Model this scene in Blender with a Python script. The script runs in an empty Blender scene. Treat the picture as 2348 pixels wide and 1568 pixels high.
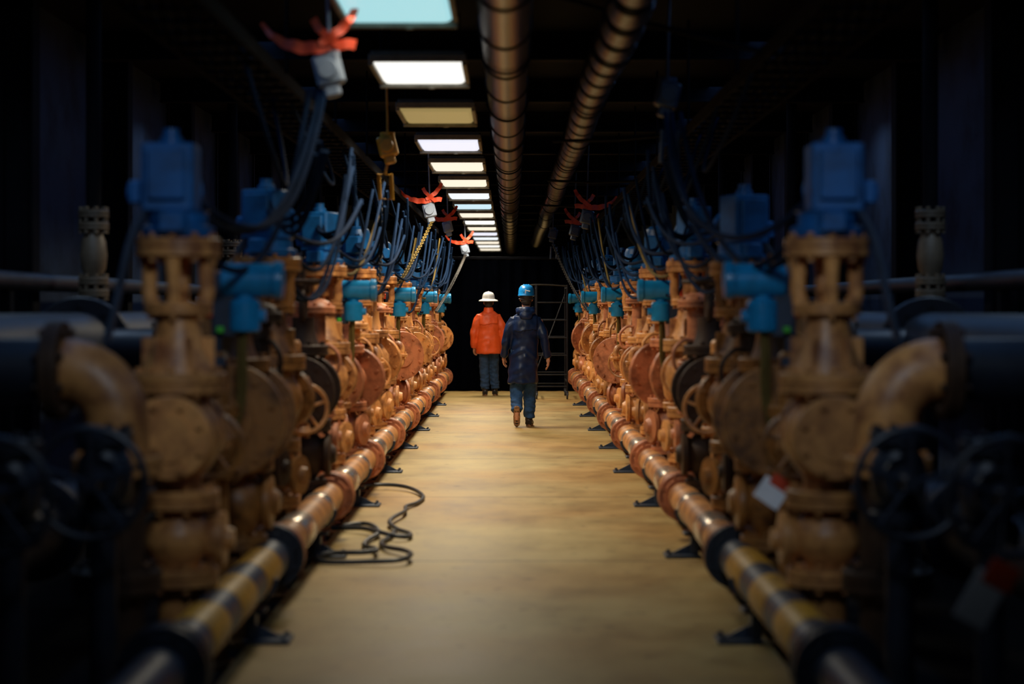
import bpy, bmesh, math, random
from mathutils import Vector, Matrix, noise
random.seed(7)
ZOOM=0
PI=math.pi
scene=bpy.context.scene
COL=scene.collection
try:
    scene.view_settings.view_transform='Standard'
    scene.view_settings.look='None'
except Exception as e: print(e)

# ---------------------------------------------------------------- materials
def mat(name,col,rough=.5,metal=0.,nscale=5.,var=.45,dark=None,bump=.0,emit=None,rnd=.12,coat=0.,spec=.5):
    m=bpy.data.materials.new(name); m.use_nodes=True
    nt=m.node_tree; n=nt.nodes; l=nt.links
    b=n['Principled BSDF']
    b.inputs['Roughness'].default_value=rough
    b.inputs['Metallic'].default_value=metal
    b.inputs['Coat Weight'].default_value=coat
    b.inputs['Specular IOR Level'].default_value=spec
    if emit:
        b.inputs['Emission Color'].default_value=(*emit[0],1); b.inputs['Emission Strength'].default_value=emit[1]
        b.inputs['Base Color'].default_value=(*col,1)
        return m
    tc=n.new('ShaderNodeTexCoord')
    no=n.new('ShaderNodeTexNoise'); no.inputs['Scale'].default_value=nscale; no.inputs['Detail'].default_value=6; no.inputs['Roughness'].default_value=.65
    l.new(tc.outputs['Object'],no.inputs['Vector'])
    cr=n.new('ShaderNodeValToRGB')
    d=dark or tuple(c*(1-var) for c in col)
    cr.color_ramp.elements[0].position=.36; cr.color_ramp.elements[0].color=(*d,1)
    cr.color_ramp.elements[1].position=.56; cr.color_ramp.elements[1].color=(*col,1)
    l.new(no.outputs['Fac'],cr.inputs['Fac'])
    oi=n.new('ShaderNodeObjectInfo')
    mr=n.new('ShaderNodeMapRange'); mr.inputs['To Min'].default_value=1-rnd; mr.inputs['To Max'].default_value=1+rnd
    l.new(oi.outputs['Random'],mr.inputs['Value'])
    hs=n.new('ShaderNodeHueSaturation')
    l.new(mr.outputs['Result'],hs.inputs['Value']); l.new(cr.outputs['Color'],hs.inputs['Color'])
    l.new(hs.outputs['Color'],b.inputs['Base Color'])
    if bump>0:
        bp=n.new('ShaderNodeBump'); bp.inputs['Strength'].default_value=bump; bp.inputs['Distance'].default_value=.01
        n2=n.new('ShaderNodeTexNoise'); n2.inputs['Scale'].default_value=nscale*8; n2.inputs['Detail'].default_value=4
        l.new(tc.outputs['Object'],n2.inputs['Vector']); l.new(n2.outputs['Fac'],bp.inputs['Height']); l.new(bp.outputs['Normal'],b.inputs['Normal'])
    return m

TAN=mat('tan_orange_paint',(.64,.285,.085),.42,0,6,.4,(.24,.085,.03),.2,rnd=.25)
RUST=mat('salmon_rust_paint',(.56,.20,.085),.45,0,5,.4,(.22,.07,.03),.2,rnd=.25)
OCH=mat('dark_ochre_paint',(.38,.15,.033),.42,0,5,.4,(.11,.042,.012),.2)
DARKP=mat('dark_brown_paint',(.055,.028,.015),.55,0,5,.5,None,.2,spec=.25)
STEEL=mat('bright_band_steel',(.66,.56,.45),.25,.8,9,.3)
YEL=mat('yellow_paint',(.60,.30,.02),.45,0,8,.3)
BLACKP=mat('black_paint',(.02,.022,.03),.5,0,5,.3)
BLUE=mat('blue_paint',(.005,.11,.34),.45,0,6,.4,None,.05)
BLUE2=mat('bright_blue_paint',(.012,.29,.62),.3,0,6,.25)
GREYB=mat('dark_blue_grey_steel',(.032,.048,.08),.45,.2,6,.4)
DKIRON=mat('dark_cast_iron',(.016,.021,.034),.45,.2,6,.4)
GREY=mat('grey_plastic',(.30,.36,.46),.4,0,6,.3)
RED=mat('red_strap',(.8,.075,.02),.5,0,6,.3)
REDD=mat('dull_red_strap',(.30,.03,.012),.6,0,6,.4)
GREEN=mat('green_tag',(.1,.7,.05),.5)
CABLE=mat('black_blue_cable',(.006,.017,.045),.8,0,6,.3,spec=.05)
CABLEY=mat('ochre_cable',(.16,.11,.03),.7,0,6,.3,spec=.1)
CHAINM=mat('chain_steel',(.03,.026,.022),.5,.4,6,.3)
CREAM=mat('cream_paint',(.15,.11,.07),.5,0,6,.4)
DUCT=mat('galvanised_duct',(.11,.08,.058),.30,.85,7,.35)
FLEX=mat('dark_flexible_foil',(.009,.009,.011),.35,.1,7,.4,spec=.3)
DUCTD=mat('duct_seam_dark',(.012,.012,.015),.5,.5,7,.3)
CEIL=mat('ceiling_black',(.003,.0035,.006),.9,0,3,.4,spec=.1)
WALLM=mat('blue_grey_wall_panel',(.026,.045,.085),.8,0,1.5,.6,spec=.2)
BEAM=mat('dark_steel_beam',(.0035,.004,.006),.8,0,4,.4,spec=.08)
HOSE=mat('dark_rubber_hose',(.03,.038,.05),.42,0,6,.3)
CURT=mat('black_curtain_cloth',(.0009,.0012,.0024),1.,0,2,.3,spec=.0)
SKIN=mat('skin',(.55,.27,.17),.5,0,8,.15)
HAIR=mat('dark_hair',(.02,.014,.01),.6,0,20,.4)
NAVY=mat('navy_raincoat',(.005,.018,.068),.40,0,9,.4,None,.05,coat=.0,spec=.28)
JEAN=mat('blue_denim',(.014,.075,.22),.8,0,14,.4,None,.3)
DJEAN=mat('dark_blue_trousers',(.012,.045,.12),.8,0,14,.4,None,.3)
ORJ=mat('orange_rain_jacket',(.88,.105,.014),.5,0,6,.2,None,.1)
BOOT=mat('dark_boot_leather',(.02,.014,.012),.5,0,10,.4)
SOLE=mat('tan_boot_sole',(.30,.15,.065),.6,0,30,.75)
HATW=mat('white_hard_hat_plastic',(.9,.9,.88),.3,0,6,.05)
HATB=mat('blue_hard_hat_plastic',(.01,.22,.58),.3,0,6,.1)
WHT=mat('white_decal',(.85,.87,.9),.4,0,6,.1)
EYEM=mat('eye_white',(.8,.8,.8),.2)

def floor_mat():
    m=bpy.data.materials.new('worn_concrete'); m.use_nodes=True
    nt=m.node_tree; n=nt.nodes; l=nt.links; b=n['Principled BSDF']
    tc=n.new('ShaderNodeTexCoord')
    mp=n.new('ShaderNodeMapping'); mp.inputs['Scale'].default_value=(1.0,.7,1); l.new(tc.outputs['Object'],mp.inputs['Vector'])
    a=n.new('ShaderNodeTexNoise'); a.inputs['Scale'].default_value=1.6; a.inputs['Detail'].default_value=12; a.inputs['Roughness'].default_value=.7; l.new(mp.outputs['Vector'],a.inputs['Vector'])
    cr=n.new('ShaderNodeValToRGB'); e=cr.color_ramp.elements
    e[0].position=.3; e[0].color=(.23,.155,.058,1); e[1].position=.72; e[1].color=(.50,.38,.16,1)
    x=e.new(.5); x.color=(.38,.28,.108,1)
    l.new(a.outputs['Fac'],cr.inputs['Fac'])
    c=n.new('ShaderNodeTexNoise'); c.inputs['Scale'].default_value=.42; c.inputs['Detail'].default_value=5; l.new(tc.outputs['Object'],c.inputs['Vector'])
    c2=n.new('ShaderNodeValToRGB'); c2.color_ramp.elements[0].position=.42; c2.color_ramp.elements[0].color=(0,0,0,1); c2.color_ramp.elements[1].position=.64; c2.color_ramp.elements[1].color=(1,1,1,1)
    l.new(c.outputs['Fac'],c2.inputs['Fac'])
    mx=n.new('ShaderNodeMix'); mx.data_type='RGBA'; mx.blend_type='MULTIPLY'
    l.new(c2.outputs['Color'],mx.inputs['Factor']); l.new(cr.outputs['Color'],mx.inputs['A']); mx.inputs['B'].default_value=(1.0,.80,.62,1)
    sp=n.new('ShaderNodeSeparateXYZ'); l.new(tc.outputs['Object'],sp.inputs['Vector'])
    wob=n.new('ShaderNodeTexNoise'); wob.inputs['Scale'].default_value=3; l.new(tc.outputs['Object'],wob.inputs['Vector'])
    wm=n.new('ShaderNodeMath'); wm.operation='MULTIPLY_ADD'; l.new(wob.outputs['Fac'],wm.inputs[0]); wm.inputs[1].default_value=.08; l.new(sp.outputs['Y'],wm.inputs[2])
    md=n.new('ShaderNodeMath'); md.operation='MODULO'; l.new(wm.outputs[0],md.inputs[0]); md.inputs[1].default_value=4.1
    lt=n.new('ShaderNodeMath'); lt.operation='LESS_THAN'; l.new(md.outputs[0],lt.inputs[0]); lt.inputs[1].default_value=.045
    fm=n.new('ShaderNodeMath'); fm.operation='MULTIPLY'; l.new(lt.outputs[0],fm.inputs[0]); fm.inputs[1].default_value=.6
    mj=n.new('ShaderNodeMix'); mj.data_type='RGBA'; l.new(fm.outputs[0],mj.inputs['Factor']); l.new(mx.outputs['Result'],mj.inputs['A']); mj.inputs['B'].default_value=(.05,.035,.02,1)
    v=n.new('ShaderNodeTexNoise'); v.inputs['Scale'].default_value=7; v.inputs['Detail'].default_value=7; l.new(tc.outputs['Object'],v.inputs['Vector'])
    vr=n.new('ShaderNodeValToRGB'); vr.color_ramp.elements[0].position=.29; vr.color_ramp.elements[0].color=(.3,.25,.2,1); vr.color_ramp.elements[1].position=.37; vr.color_ramp.elements[1].color=(1,1,1,1)
    l.new(v.outputs['Fac'],vr.inputs['Fac'])
    mv=n.new('ShaderNodeMix'); mv.data_type='RGBA'; mv.blend_type='MULTIPLY'; mv.inputs['Factor'].default_value=.6
    l.new(mj.outputs['Result'],mv.inputs['A']); l.new(vr.outputs['Color'],mv.inputs['B'])
    l.new(mv.outputs['Result'],b.inputs['Base Color'])
    rr_=n.new('ShaderNodeMapRange'); rr_.inputs['To Min'].default_value=.30; rr_.inputs['To Max'].default_value=.62
    l.new(a.outputs['Fac'],rr_.inputs['Value']); l.new(rr_.outputs['Result'],b.inputs['Roughness'])
    b.inputs['Specular IOR Level'].default_value=.4
    bp=n.new('ShaderNodeBump'); bp.inputs['Strength'].default_value=.04; bp.inputs['Distance'].default_value=.005
    l.new(v.outputs['Fac'],bp.inputs['Height']); l.new(bp.outputs['Normal'],b.inputs['Normal'])
    return m
FLOORM=floor_mat()

# ---------------------------------------------------------------- mesh builder
class MB:
    def __init__(s): s.v=[]; s.f=[]; s.m=[]
    def add(s,vs,fs,mi=0):
        o=len(s.v); s.v+= [tuple(p) for p in vs]; s.f+=[tuple(i+o for i in f) for f in fs]; s.m+=[mi]*len(fs); return s
    def lathe(s,prof,c=(0,0,0),axis='z',n=20,mi=0,sx=1.,sy=1.):
        vs=[];fs=[];k=len(prof)
        for r,h in prof:
            for i in range(n):
                a=2*PI*i/n; u=r*math.cos(a)*sx; w=r*math.sin(a)*sy
                p={'z':(u,w,h),'y':(u,h,w),'x':(h,u,w)}[axis]
                vs.append((c[0]+p[0],c[1]+p[1],c[2]+p[2]))
        for j in range(k-1):
            for i in range(n):
                fs.append((j*n+i,j*n+(i+1)%n,(j+1)*n+(i+1)%n,(j+1)*n+i))
        fs.append(tuple(range(n))); fs.append(tuple((k-1)*n+i for i in range(n)))
        return s.add(vs,fs,mi)
    def flange(s,c,axis,r,t,nb=8,n=28,br=None,rb=.016):
        s.lathe([(r-.006,-t/2),(r,-t/2+.006),(r,-.004),(r-.008,-.002),(r-.008,.002),(r,.004),(r,t/2-.006),(r-.006,t/2)],c,axis,n)
        br=br or r*.82
        for i in range(nb):
            a=2*PI*(i+.5)/nb; u=br*math.cos(a); w=br*math.sin(a); h0=-t/2-.022
            p={'z':(u,w,h0),'y':(u,h0,w),'x':(h0,u,w)}[axis]
            s.lathe([(rb,0),(rb,.018),(rb*.6,.02),(rb*.6,t+.024),(rb,t+.026),(rb,t+.044)],(c[0]+p[0],c[1]+p[1],c[2]+p[2]),axis,6)
        return s
    def rbox(s,c,size,ch=.02,M=None,mi=0):
        x,y,z=[q/2 for q in size]
        def ring(ix,h):
            a=x-ix; b=y-ix; k=ch
            return [(a,-b+k,h),(a,b-k,h),(a-k,b,h),(-a+k,b,h),(-a,b-k,h),(-a,-b+k,h),(-a+k,-b,h),(a-k,-b,h)]
        vs=ring(ch*.7,-z)+ring(0,-z+ch*.7)+ring(0,z-ch*.7)+ring(ch*.7,z); n=8; fs=[]
        for j in range(3):
            for i in range(n): fs.append((j*n+i,j*n+(i+1)%n,(j+1)*n+(i+1)%n,(j+1)*n+i))
        fs.append(tuple(range(8))); fs.append(tuple(24+i for i in range(8)))
        out=[]
        for p in vs:
            q=Vector(p)
            if M is not None: q=M@q
            out.append((q.x+c[0],q.y+c[1],q.z+c[2]))
        return s.add(out,fs,mi)
    def tube(s,path,r,n=10,closed=False,mi=0,flat=None):
        P=[Vector(p) for p in path]; k=len(P); R=r if isinstance(r,(list,tuple)) else [r]*k
        T=[]
        for i in range(k):
            if closed: t=P[(i+1)%k]-P[i-1]
            else: t=P[min(i+1,k-1)]-P[max(i-1,0)]
            T.append(t.normalized())
        up=Vector((0,0,1)) if abs(T[0].z)<.9 else Vector((1,0,0))
        N=(up-T[0]*up.dot(T[0])).normalized(); vs=[];fs=[]
        for i in range(k):
            N=(N-T[i]*N.dot(T[i])).normalized(); B=T[i].cross(N)
            for j in range(n):
                a=2*PI*j/n; fl=flat or 1.
                vs.append(P[i]+(N*math.cos(a)*fl+B*math.sin(a))*R[i])
        for i in range(k if closed else k-1):
            i2=(i+1)%k
            for j in range(n): fs.append((i*n+j,i*n+(j+1)%n,i2*n+(j+1)%n,i2*n+j))
        if not closed:
            fs.append(tuple(range(n))); fs.append(tuple((k-1)*n+j for j in range(n)))
        return s.add(vs,fs,mi)
    def torus(s,c,R,r,axis='y',n=28,m=8,M=None,sx=1.,mi=0):
        pts=[]
        for i in range(n):
            a=2*PI*i/n; u=R*math.cos(a)*sx; w=R*math.sin(a)
            p=Vector({'z':(u,w,0),'y':(u,0,w),'x':(0,u,w)}[axis])
            if M is not None: p=M@p
            pts.append(p+Vector(c))
        return s.tube(pts,r,m,closed=True,mi=mi)
    def ell(s,c,r,M=None,n=16,mi=0):
        k=10; vs=[];fs=[]
        for j in range(1,k):
            t=PI*j/k
            for i in range(n):
                a=2*PI*i/n
                p=Vector((r[0]*math.sin(t)*math.cos(a),r[1]*math.sin(t)*math.sin(a),r[2]*math.cos(t)))
                if M is not None: p=M@p
                vs.append(p+Vector(c))
        for j in range(k-2):
            for i in range(n): fs.append((j*n+i,j*n+(i+1)%n,(j+1)*n+(i+1)%n,(j+1)*n+i))
        fs.append(tuple(range(n))); fs.append(tuple((k-2)*n+i for i in range(n)))
        return s.add(vs,fs,mi)
    def rings(s,rr,n=28,mi=0):
        vs=[];fs=[]
        for z,cx,cy,rx,ry in rr:
            for i in range(n):
                a=2*PI*i/n; vs.append((cx+rx*math.cos(a),cy+ry*math.sin(a),z))
        for j in range(len(rr)-1):
            for i in range(n): fs.append((j*n+i,j*n+(i+1)%n,(j+1)*n+(i+1)%n,(j+1)*n+i))
        fs.append(tuple(range(n))); fs.append(tuple((len(rr)-1)*n+i for i in range(n)))
        return s.add(vs,fs,mi)
    def mesh(s,name,mats,side=1,sharp=35,org=(0,0,0)):
        me=bpy.data.meshes.new(name)
        me.from_pydata([((x-org[0])*side,y-org[1],z-org[2]) for x,y,z in s.v],[],s.f)
        if not isinstance(mats,(list,tuple)): mats=[mats]
        for m in mats: me.materials.append(m)
        bm=bmesh.new(); bm.from_mesh(me); 
        for i,f in enumerate(bm.faces): f.material_index=s.m[i]; f.smooth=True
        bmesh.ops.recalc_face_normals(bm,faces=bm.faces); bm.to_mesh(me); bm.free()
        me.set_sharp_from_angle(angle=math.radians(sharp))
        return me

def obj(name,me,loc=(0,0,0),label=None,category=None,group=None,parent=None,kind=None):
    o=bpy.data.objects.new(name,me); o.location=loc; COL.objects.link(o)
    if parent is not None: o.parent=parent
    if label: o['label']=label
    if category: o['category']=category
    if group: o['group']=group
    if kind: o['kind']=kind
    return o
def place(name,parts,loc,label,category,group=None,rot=0,sc=None):
    """parts: list of (part_name, mesh, parent_index|None, label|None[, offset])"""
    root=bpy.data.objects.new(name,None); root.empty_display_size=.1; root.location=loc; COL.objects.link(root)
    root.rotation_euler=(0,0,rot)
    if sc: root.scale=sc
    root['label']=label; root['category']=category
    if group: root['group']=group
    made=[]
    for q in parts:
        nm,me,pi,lb=q[:4]
        o=bpy.data.objects.new(nm,me); COL.objects.link(o)
        o.parent=root if pi is None else made[pi]
        if len(q)>4: o.location=q[4]
        if lb: o['label']=lb
        made.append(o)
    return root

def bez(p0,p1,p2,p3,n=20):
    out=[]
    for i in range(n+1):
        t=i/n; a=(1-t)**3; b=3*t*(1-t)**2; c=3*t*t*(1-t); d=t**3
        out.append(tuple(a*p0[k]+b*p1[k]+c*p2[k]+d*p3[k] for k in range(3)))
    return out
def catmull(pts,m=8):
    P=[Vector(p) for p in pts]; P=[P[0]*2-P[1]]+P+[P[-1]*2-P[-2]]; out=[]
    for i in range(1,len(P)-2):
        for j in range(m):
            t=j/m
            out.append(.5*((2*P[i])+(P[i+1]-P[i-1])*t+(2*P[i-1]-5*P[i]+4*P[i+1]-P[i+2])*t*t+(3*P[i]-P[i-1]-3*P[i+1]+P[i+2])*t**3))
    out.append(P[-2]); return out

LOW=-.12   # trench floor beside the walkway slab
# ---------------------------------------------------------------- room
def build_room():
    y0,y1=-2.5,62
    xs=[(-3.4,LOW),(-1.25,LOW),(-1.25,0),(1.22,0),(1.22,LOW),(3.4,LOW)]
    vs=[(x,y,z) for y in (y0,y1) for x,z in xs]
    fs=[(i,i+1,i+7,i+6) for i in range(5)]
    me=bpy.data.meshes.new('floor'); me.from_pydata(vs,[],fs); me.materials.append(FLOORM); me.materials.append(BEAM)
    for i,p in enumerate(me.polygons): p.material_index=0 if i==2 else 1
    me.update()
    obj('floor',me,label='worn tan concrete walkway slab with dark side trenches',kind='structure')
    def plane(name,vs,m,lb):
        me=bpy.data.meshes.new(name); me.from_pydata(vs,[],[(0,1,2,3)]); me.materials.append(m); obj(name,me,kind='structure',label=lb)
    plane('ceiling',[(-3.4,y0,3.75),(3.4,y0,3.75),(3.4,y1,3.75),(-3.4,y1,3.75)],CEIL,'black painted ceiling above the aisle')
    plane('wall_left',[(-3.4,y0,LOW),(-3.4,y1,LOW),(-3.4,y1,3.75),(-3.4,y0,3.75)],WALLM,'dark blue-grey panel wall')
    plane('wall_right',[(3.4,y0,LOW),(3.4,y1,LOW),(3.4,y1,3.75),(3.4,y0,3.75)],WALLM,'dark blue-grey panel wall')
    plane('wall_back',[(-3.4,y1,LOW),(3.4,y1,LOW),(3.4,y1,3.75),(-3.4,y1,3.75)],CEIL,'black end wall of the hall')
    plane('wall_front',[(-3.4,y0,LOW),(3.4,y0,LOW),(3.4,y0,3.75),(-3.4,y0,3.75)],CEIL,'black end wall of the hall')
build_room()

mb=MB(); n=240; vs=[];fs=[]
for i in range(n+1):
    x=-3.35+6.7*i/n; y=.05*math.sin(x*22+1.5*math.sin(x*3))
    vs.append((x,y,0 if abs(x)<1.2 else LOW)); vs.append((x,y*.6,2.45))
for i in range(n): fs.append((2*i,2*i+2,2*i+3,2*i+1))
mb.add(vs,fs); obj('curtain',mb.mesh('curtain',CURT),(0,36.6,0),'black cloth curtain closing off the end of the aisle','curtain')
mb=MB(); mb.tube([(-3.38,0,0),(3.38,0,0)],.03,12)
obj('curtain_rail',mb.mesh('curtain_rail',BEAM),(0,36.6,2.48),'dark steel rail carrying the black curtain','rail')

# ---------------------------------------------------------------- valve designs (x local outward, y along aisle)
def mk_actuated(side,P,blue=BLUE,var=0):
    L=[]
    def A(nm,mb,m,pi=None,lb=None): L.append((nm,mb.mesh(nm,m,side),pi,lb)); return len(L)-1
    mb=MB(); mb.lathe([(.16,LOW),(.16,LOW+.03),(.09,LOW+.04),(.085,.38),(.1,.41)],n=20); A('pedestal_pipe',mb,P)
    mb=MB(); mb.flange((0,0,.45),'z',.17,.075,8); A('flange',mb,P)
    mb=MB(); mb.lathe([(.09,.49),(.1,.52),(.145,.57),(.155,.61),(.145,.66),(.1,.71),(.09,.74)],n=24)
    mb.lathe([(.07,-.1),(.09,-.15),(.09,-.17),(.115,-.172),(.115,-.2),(.05,-.205),(.04,-.24)],(0,0,.61),'x',20)
    A('lower_valve_body',mb,P)
    mb=MB(); mb.flange((0,0,.78),'z',.175,.08,8); A('flange',mb,P)
    if var==0:
        mb=MB(); mb.lathe([(.1,.82),(.1,.87),(.15,.93),(.185,1.0),(.19,1.06),(.17,1.13),(.13,1.19),(.13,1.23)],n=28)
        mb.lathe([(.12,-.21),(.11,-.1),(.11,.1),(.12,.21)],(0,0,1.05),'y',24)
        A('valve_body',mb,P)
        for yy in (-.225,.225):
            mb=MB(); mb.flange((0,yy,1.05),'y',.175,.045,8)
            mb.lathe([(.1,-.03),(.1,.03)],(0,yy,1.05),'y',20); A('side_flange',mb,P)
    else:
        mb=MB(); mb.lathe([(.1,.82),(.1,.9),(.12,.93),(.12,.97),(.1,1.0),(.135,1.05),(.155,1.1),(.15,1.17),(.12,1.23)],n=28)
        for i in range(8):
            a=PI/4*i; mb.rbox((.125*math.cos(a),.125*math.sin(a),.99),(.07,.016,.2),.004,Matrix.Rotation(a,3,'Z'))
        mb.tube(catmull([(-.1,-.05,.93),(-.22,-.06,.95),(-.24,-.06,1.05),(-.22,-.06,1.16),(-.1,-.05,1.18)],4),.03,10)
        A('valve_body',mb,P)
        mb=MB(); mb.flange((-.24,-.06,1.05),'z',.06,.03,4,18,rb=.009); A('bypass_flange',mb,P)
    mb=MB(); mb.flange((0,0,1.27),'z',.205,.09,10); A('body_flange',mb,P)
    mb=MB(); mb.lathe([(.16,1.31),(.15,1.34),(.115,1.42),(.095,1.5),(.09,1.56)],n=24)
    for i in range(6):
        a=PI/3*i; mb.rbox((.12*math.cos(a),.12*math.sin(a),1.39),(.07,.018,.15),.005,Matrix.Rotation(a,3,'Z'))
    A('bonnet',mb,P)
    mb=MB(); mb.flange((0,0,1.585),'z',.145,.05,6); A('flange',mb,P)
    mb=MB()
    for sg in (-1,1):
        mb.tube([(0.0+sg*.11,0,1.6),(sg*.125,0,1.66),(sg*.12,0,1.75),(sg*.13,0,1.81)],[.035,.032,.032,.04],10)
    for sg in (-1,1):
        mb.tube([(0,sg*.11,1.6),(0,sg*.125,1.7),(0,sg*.13,1.81)],[.03,.026,.035],10)
    mb.lathe([(.022,1.6),(.022,1.82)],n=12); mb.lathe([(.045,1.66),(.05,1.68),(.045,1.72)],n=8)
    A('yoke',mb,P)
    mb=MB(); mb.flange((0,0,1.845),'z',.18,.08,10); A('top_flange',mb,P)
    mb=MB(); mb.lathe([(.15,1.89),(.155,1.9),(.155,1.93),(.125,1.94),(.125,1.99),(.14,2.0)],n=24)
    mb.rbox((0,-.12,1.95),(.12,.14,.09),.015); g=A('gearbox',mb,blue)
    if var==0:
        mb=MB(); mb.rbox((0.03,0,2.14),(.22,.22,.29),.012); mb.rbox((0.03,-.12,2.15),(.16,.04,.21),.008); mb.lathe([(.05,2.28),(.05,2.31),(.035,2.32),(.035,2.35)],(.03,0,0),n=16)
    else:
        mb=MB(); mb.lathe([(.12,2.0),(.125,2.03),(.125,2.2),(.11,2.24),(.08,2.26),(.04,2.27)],n=26); mb.rbox((-.03,-.12,2.1),(.16,.1,.16),.02); mb.lathe([(.02,2.26),(.02,2.38)],n=10)
    h=A('actuator_housing',mb,blue)
    mb=MB(); mb.rbox((.165,0,2.08),(.08,.1,.1),.012); mb.lathe([(.04,.19),(.04,.21),(.02,.215)],(0,0,2.08),'x',14)
    A('motor',mb,blue)
    mb=MB(); mb.torus((0.03,.22,2.1),.09,.012,'y'); mb.lathe([(.02,.1),(.02,.23)],(0.03,0,2.1),'y',10)
    for i in range(3):
        a=2*PI*i/3; mb.tube([(0.03,.22,2.1),(0.03+.09*math.cos(a),.22,2.1+.09*math.sin(a))],.008,6)
    A('handwheel',mb,blue)
    mb=MB()
    for d in (0,.045): mb.tube(bez((.12,-.08+d,2.0),(.22,-.1+d,1.9),(.2,-.15+d,1.7),(.28,-.15+d,1.45)),.014,8)
    A('conduit',mb,GREYB)
    return L
def mk_manual(side,P,big=1.0):
    L=[]
    def A(nm,mb,m,pi=None,lb=None): L.append((nm,mb.mesh(nm,m,side),pi,lb)); return len(L)-1
    mb=MB(); mb.lathe([(.15,LOW),(.15,LOW+.03),(.08,LOW+.04),(.08,.36)],n=20); A('pedestal_pipe',mb,P)
    mb=MB(); mb.flange((0,0,.4),'z',.16,.07,8); A('flange',mb,P)
    mb=MB(); mb.lathe([(.08,.43),(.1,.47),(.15,.53),(.165,.6),(.15,.67),(.1,.73),(.09,.77)],n=24)
    mb.lathe([(.1,-.09),(.12,-.14),(.14,-.15),(.14,-.18),(.07,-.19),(.05,-.22)],(0,0,.6),'x',24)
    A('lower_valve_body',mb,P)
    mb=MB(); mb.flange((0,0,.8),'z',.19,.08,10); A('flange',mb,P)
    mb=MB(); mb.lathe([(.1,.84),(.12,.9),(.17,.96),(.175,1.02),(.17,1.1),(.13,1.16),(.1,1.2),(.1,1.25)],n=26)
    mb.lathe([(.13,-.25),(.12,-.1),(.12,.1),(.13,.2)],(0,0,1.03),'y',24); A('valve_body',mb,P)
    for yy in (-.27,.22):
        mb=MB(); mb.flange((0,yy,1.03),'y',.235*big,.05,10)
        if yy<0: mb.lathe([(.13,-.05),(.13,-.02),(.12,0)],(0,yy,1.03),'y',24)
        A('side_flange',mb,P)
    mb=MB(); mb.flange((0,0,1.3),'z',.17,.07,8); A('bonnet_flange',mb,P)
    mb=MB(); mb.lathe([(.12,1.31),(.09,1.38),(.075,1.46),(.075,1.52)],n=20)
    for sg in (-1,1): mb.tube([(0,sg*.07,1.5),(0,sg*.095,1.56),(0,sg*.085,1.64),(0,sg*.03,1.7)],.022,8)
    mb.lathe([(.05,1.68),(.055,1.7),(.05,1.74)],n=12); mb.lathe([(.018,1.5),(.018,1.86)],n=10)
    A('bonnet',mb,P)
    mb=MB(); mb.torus((0,0,1.76),.17,.015,'z')
    for i in range(5):
        a=2*PI*i/5; mb.tube([(0,0,1.74),(.09*math.cos(a),.09*math.sin(a),1.745),(.17*math.cos(a),.17*math.sin(a),1.76)],.011,6)
    A('handwheel',mb,P)
    return L
def mk_check(side,P,top=1.48):
    """slim flanged check-valve column with a round bolted cover facing the aisle"""
    L=[]
    def A(nm,mb,m): L.append((nm,mb.mesh(nm,m,side),None,None))
    mb=MB(); mb.lathe([(.12,LOW),(.12,LOW+.03),(.065,LOW+.04),(.065,.5)],n=18); A('pedestal_pipe',mb,P)
    zz=[.52,.86,1.18]
    for z in zz+[top]:
        mb=MB(); mb.flange((0,0,z),'z',.135,.055,6,24,rb=.013); A('flange',mb,P)
    mb=MB(); mb.lathe([(.07,.55),(.11,.61),(.125,.69),(.11,.77),(.07,.83)],n=22)
    mb.lathe([(.07,0),(.08,-.12),(.1,-.125),(.1,-.155),(.04,-.16),(.03,-.18)],(0,0,.69),'x',20); A('lower_valve_body',mb,P)
    mb=MB(); mb.lathe([(.07,.89),(.09,.93),(.1,1.02),(.09,1.11),(.07,1.15)],n=22)
    mb.lathe([(.06,0),(.07,-.1),(.095,-.105),(.095,-.135),(.03,-.14)],(0,0,1.02),'y',20); A('valve_body',mb,P)
    mb=MB(); mb.lathe([(.065,1.2),(.065,top)],n=18); mb.lathe([(.11,top+.03),(.09,top+.06),(.04,top+.08)],n=18); A('upper_pipe',mb,P)
    mb=MB(); mb.tube(catmull([(-.05,-.06,1.14),(-.15,-.08,1.16),(-.17,-.09,1.28),(-.1,-.07,1.36),(-.03,-.05,1.36)],5),.014,8); A('bypass_tube',mb,P)
    return L
def mk_bigflange(side,P):
    L=[]
    def A(nm,mb,m): L.append((nm,mb.mesh(nm,m,side),None,None))
    mb=MB(); mb.lathe([(.2,LOW),(.2,LOW+.04),(.14,LOW+.05),(.14,1.12)],n=24); mb.lathe([(.19,-.3),(.19,.2),(.15,.26),(.08,.3)],(0,0,1.3),'y',30); A('tee_pipe',mb,P)
    mb=MB(); mb.flange((0,-.3,1.3),'y',.34,.05,12,36,.29,.018)
    mb.lathe([(.15,-.05),(.16,-.03),(.16,0)],(0,-.3,1.3),'y',30)
    A('blind_flange',mb,P)
    mb=MB(); mb.flange((0,-.235,1.3),'y',.33,.05,0,36); A('flange',mb,P)
    for z in (.62,.98):
        mb=MB(); mb.flange((0,0,z),'z',.23,.09,10); A('flange',mb,P)
    return L
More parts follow.
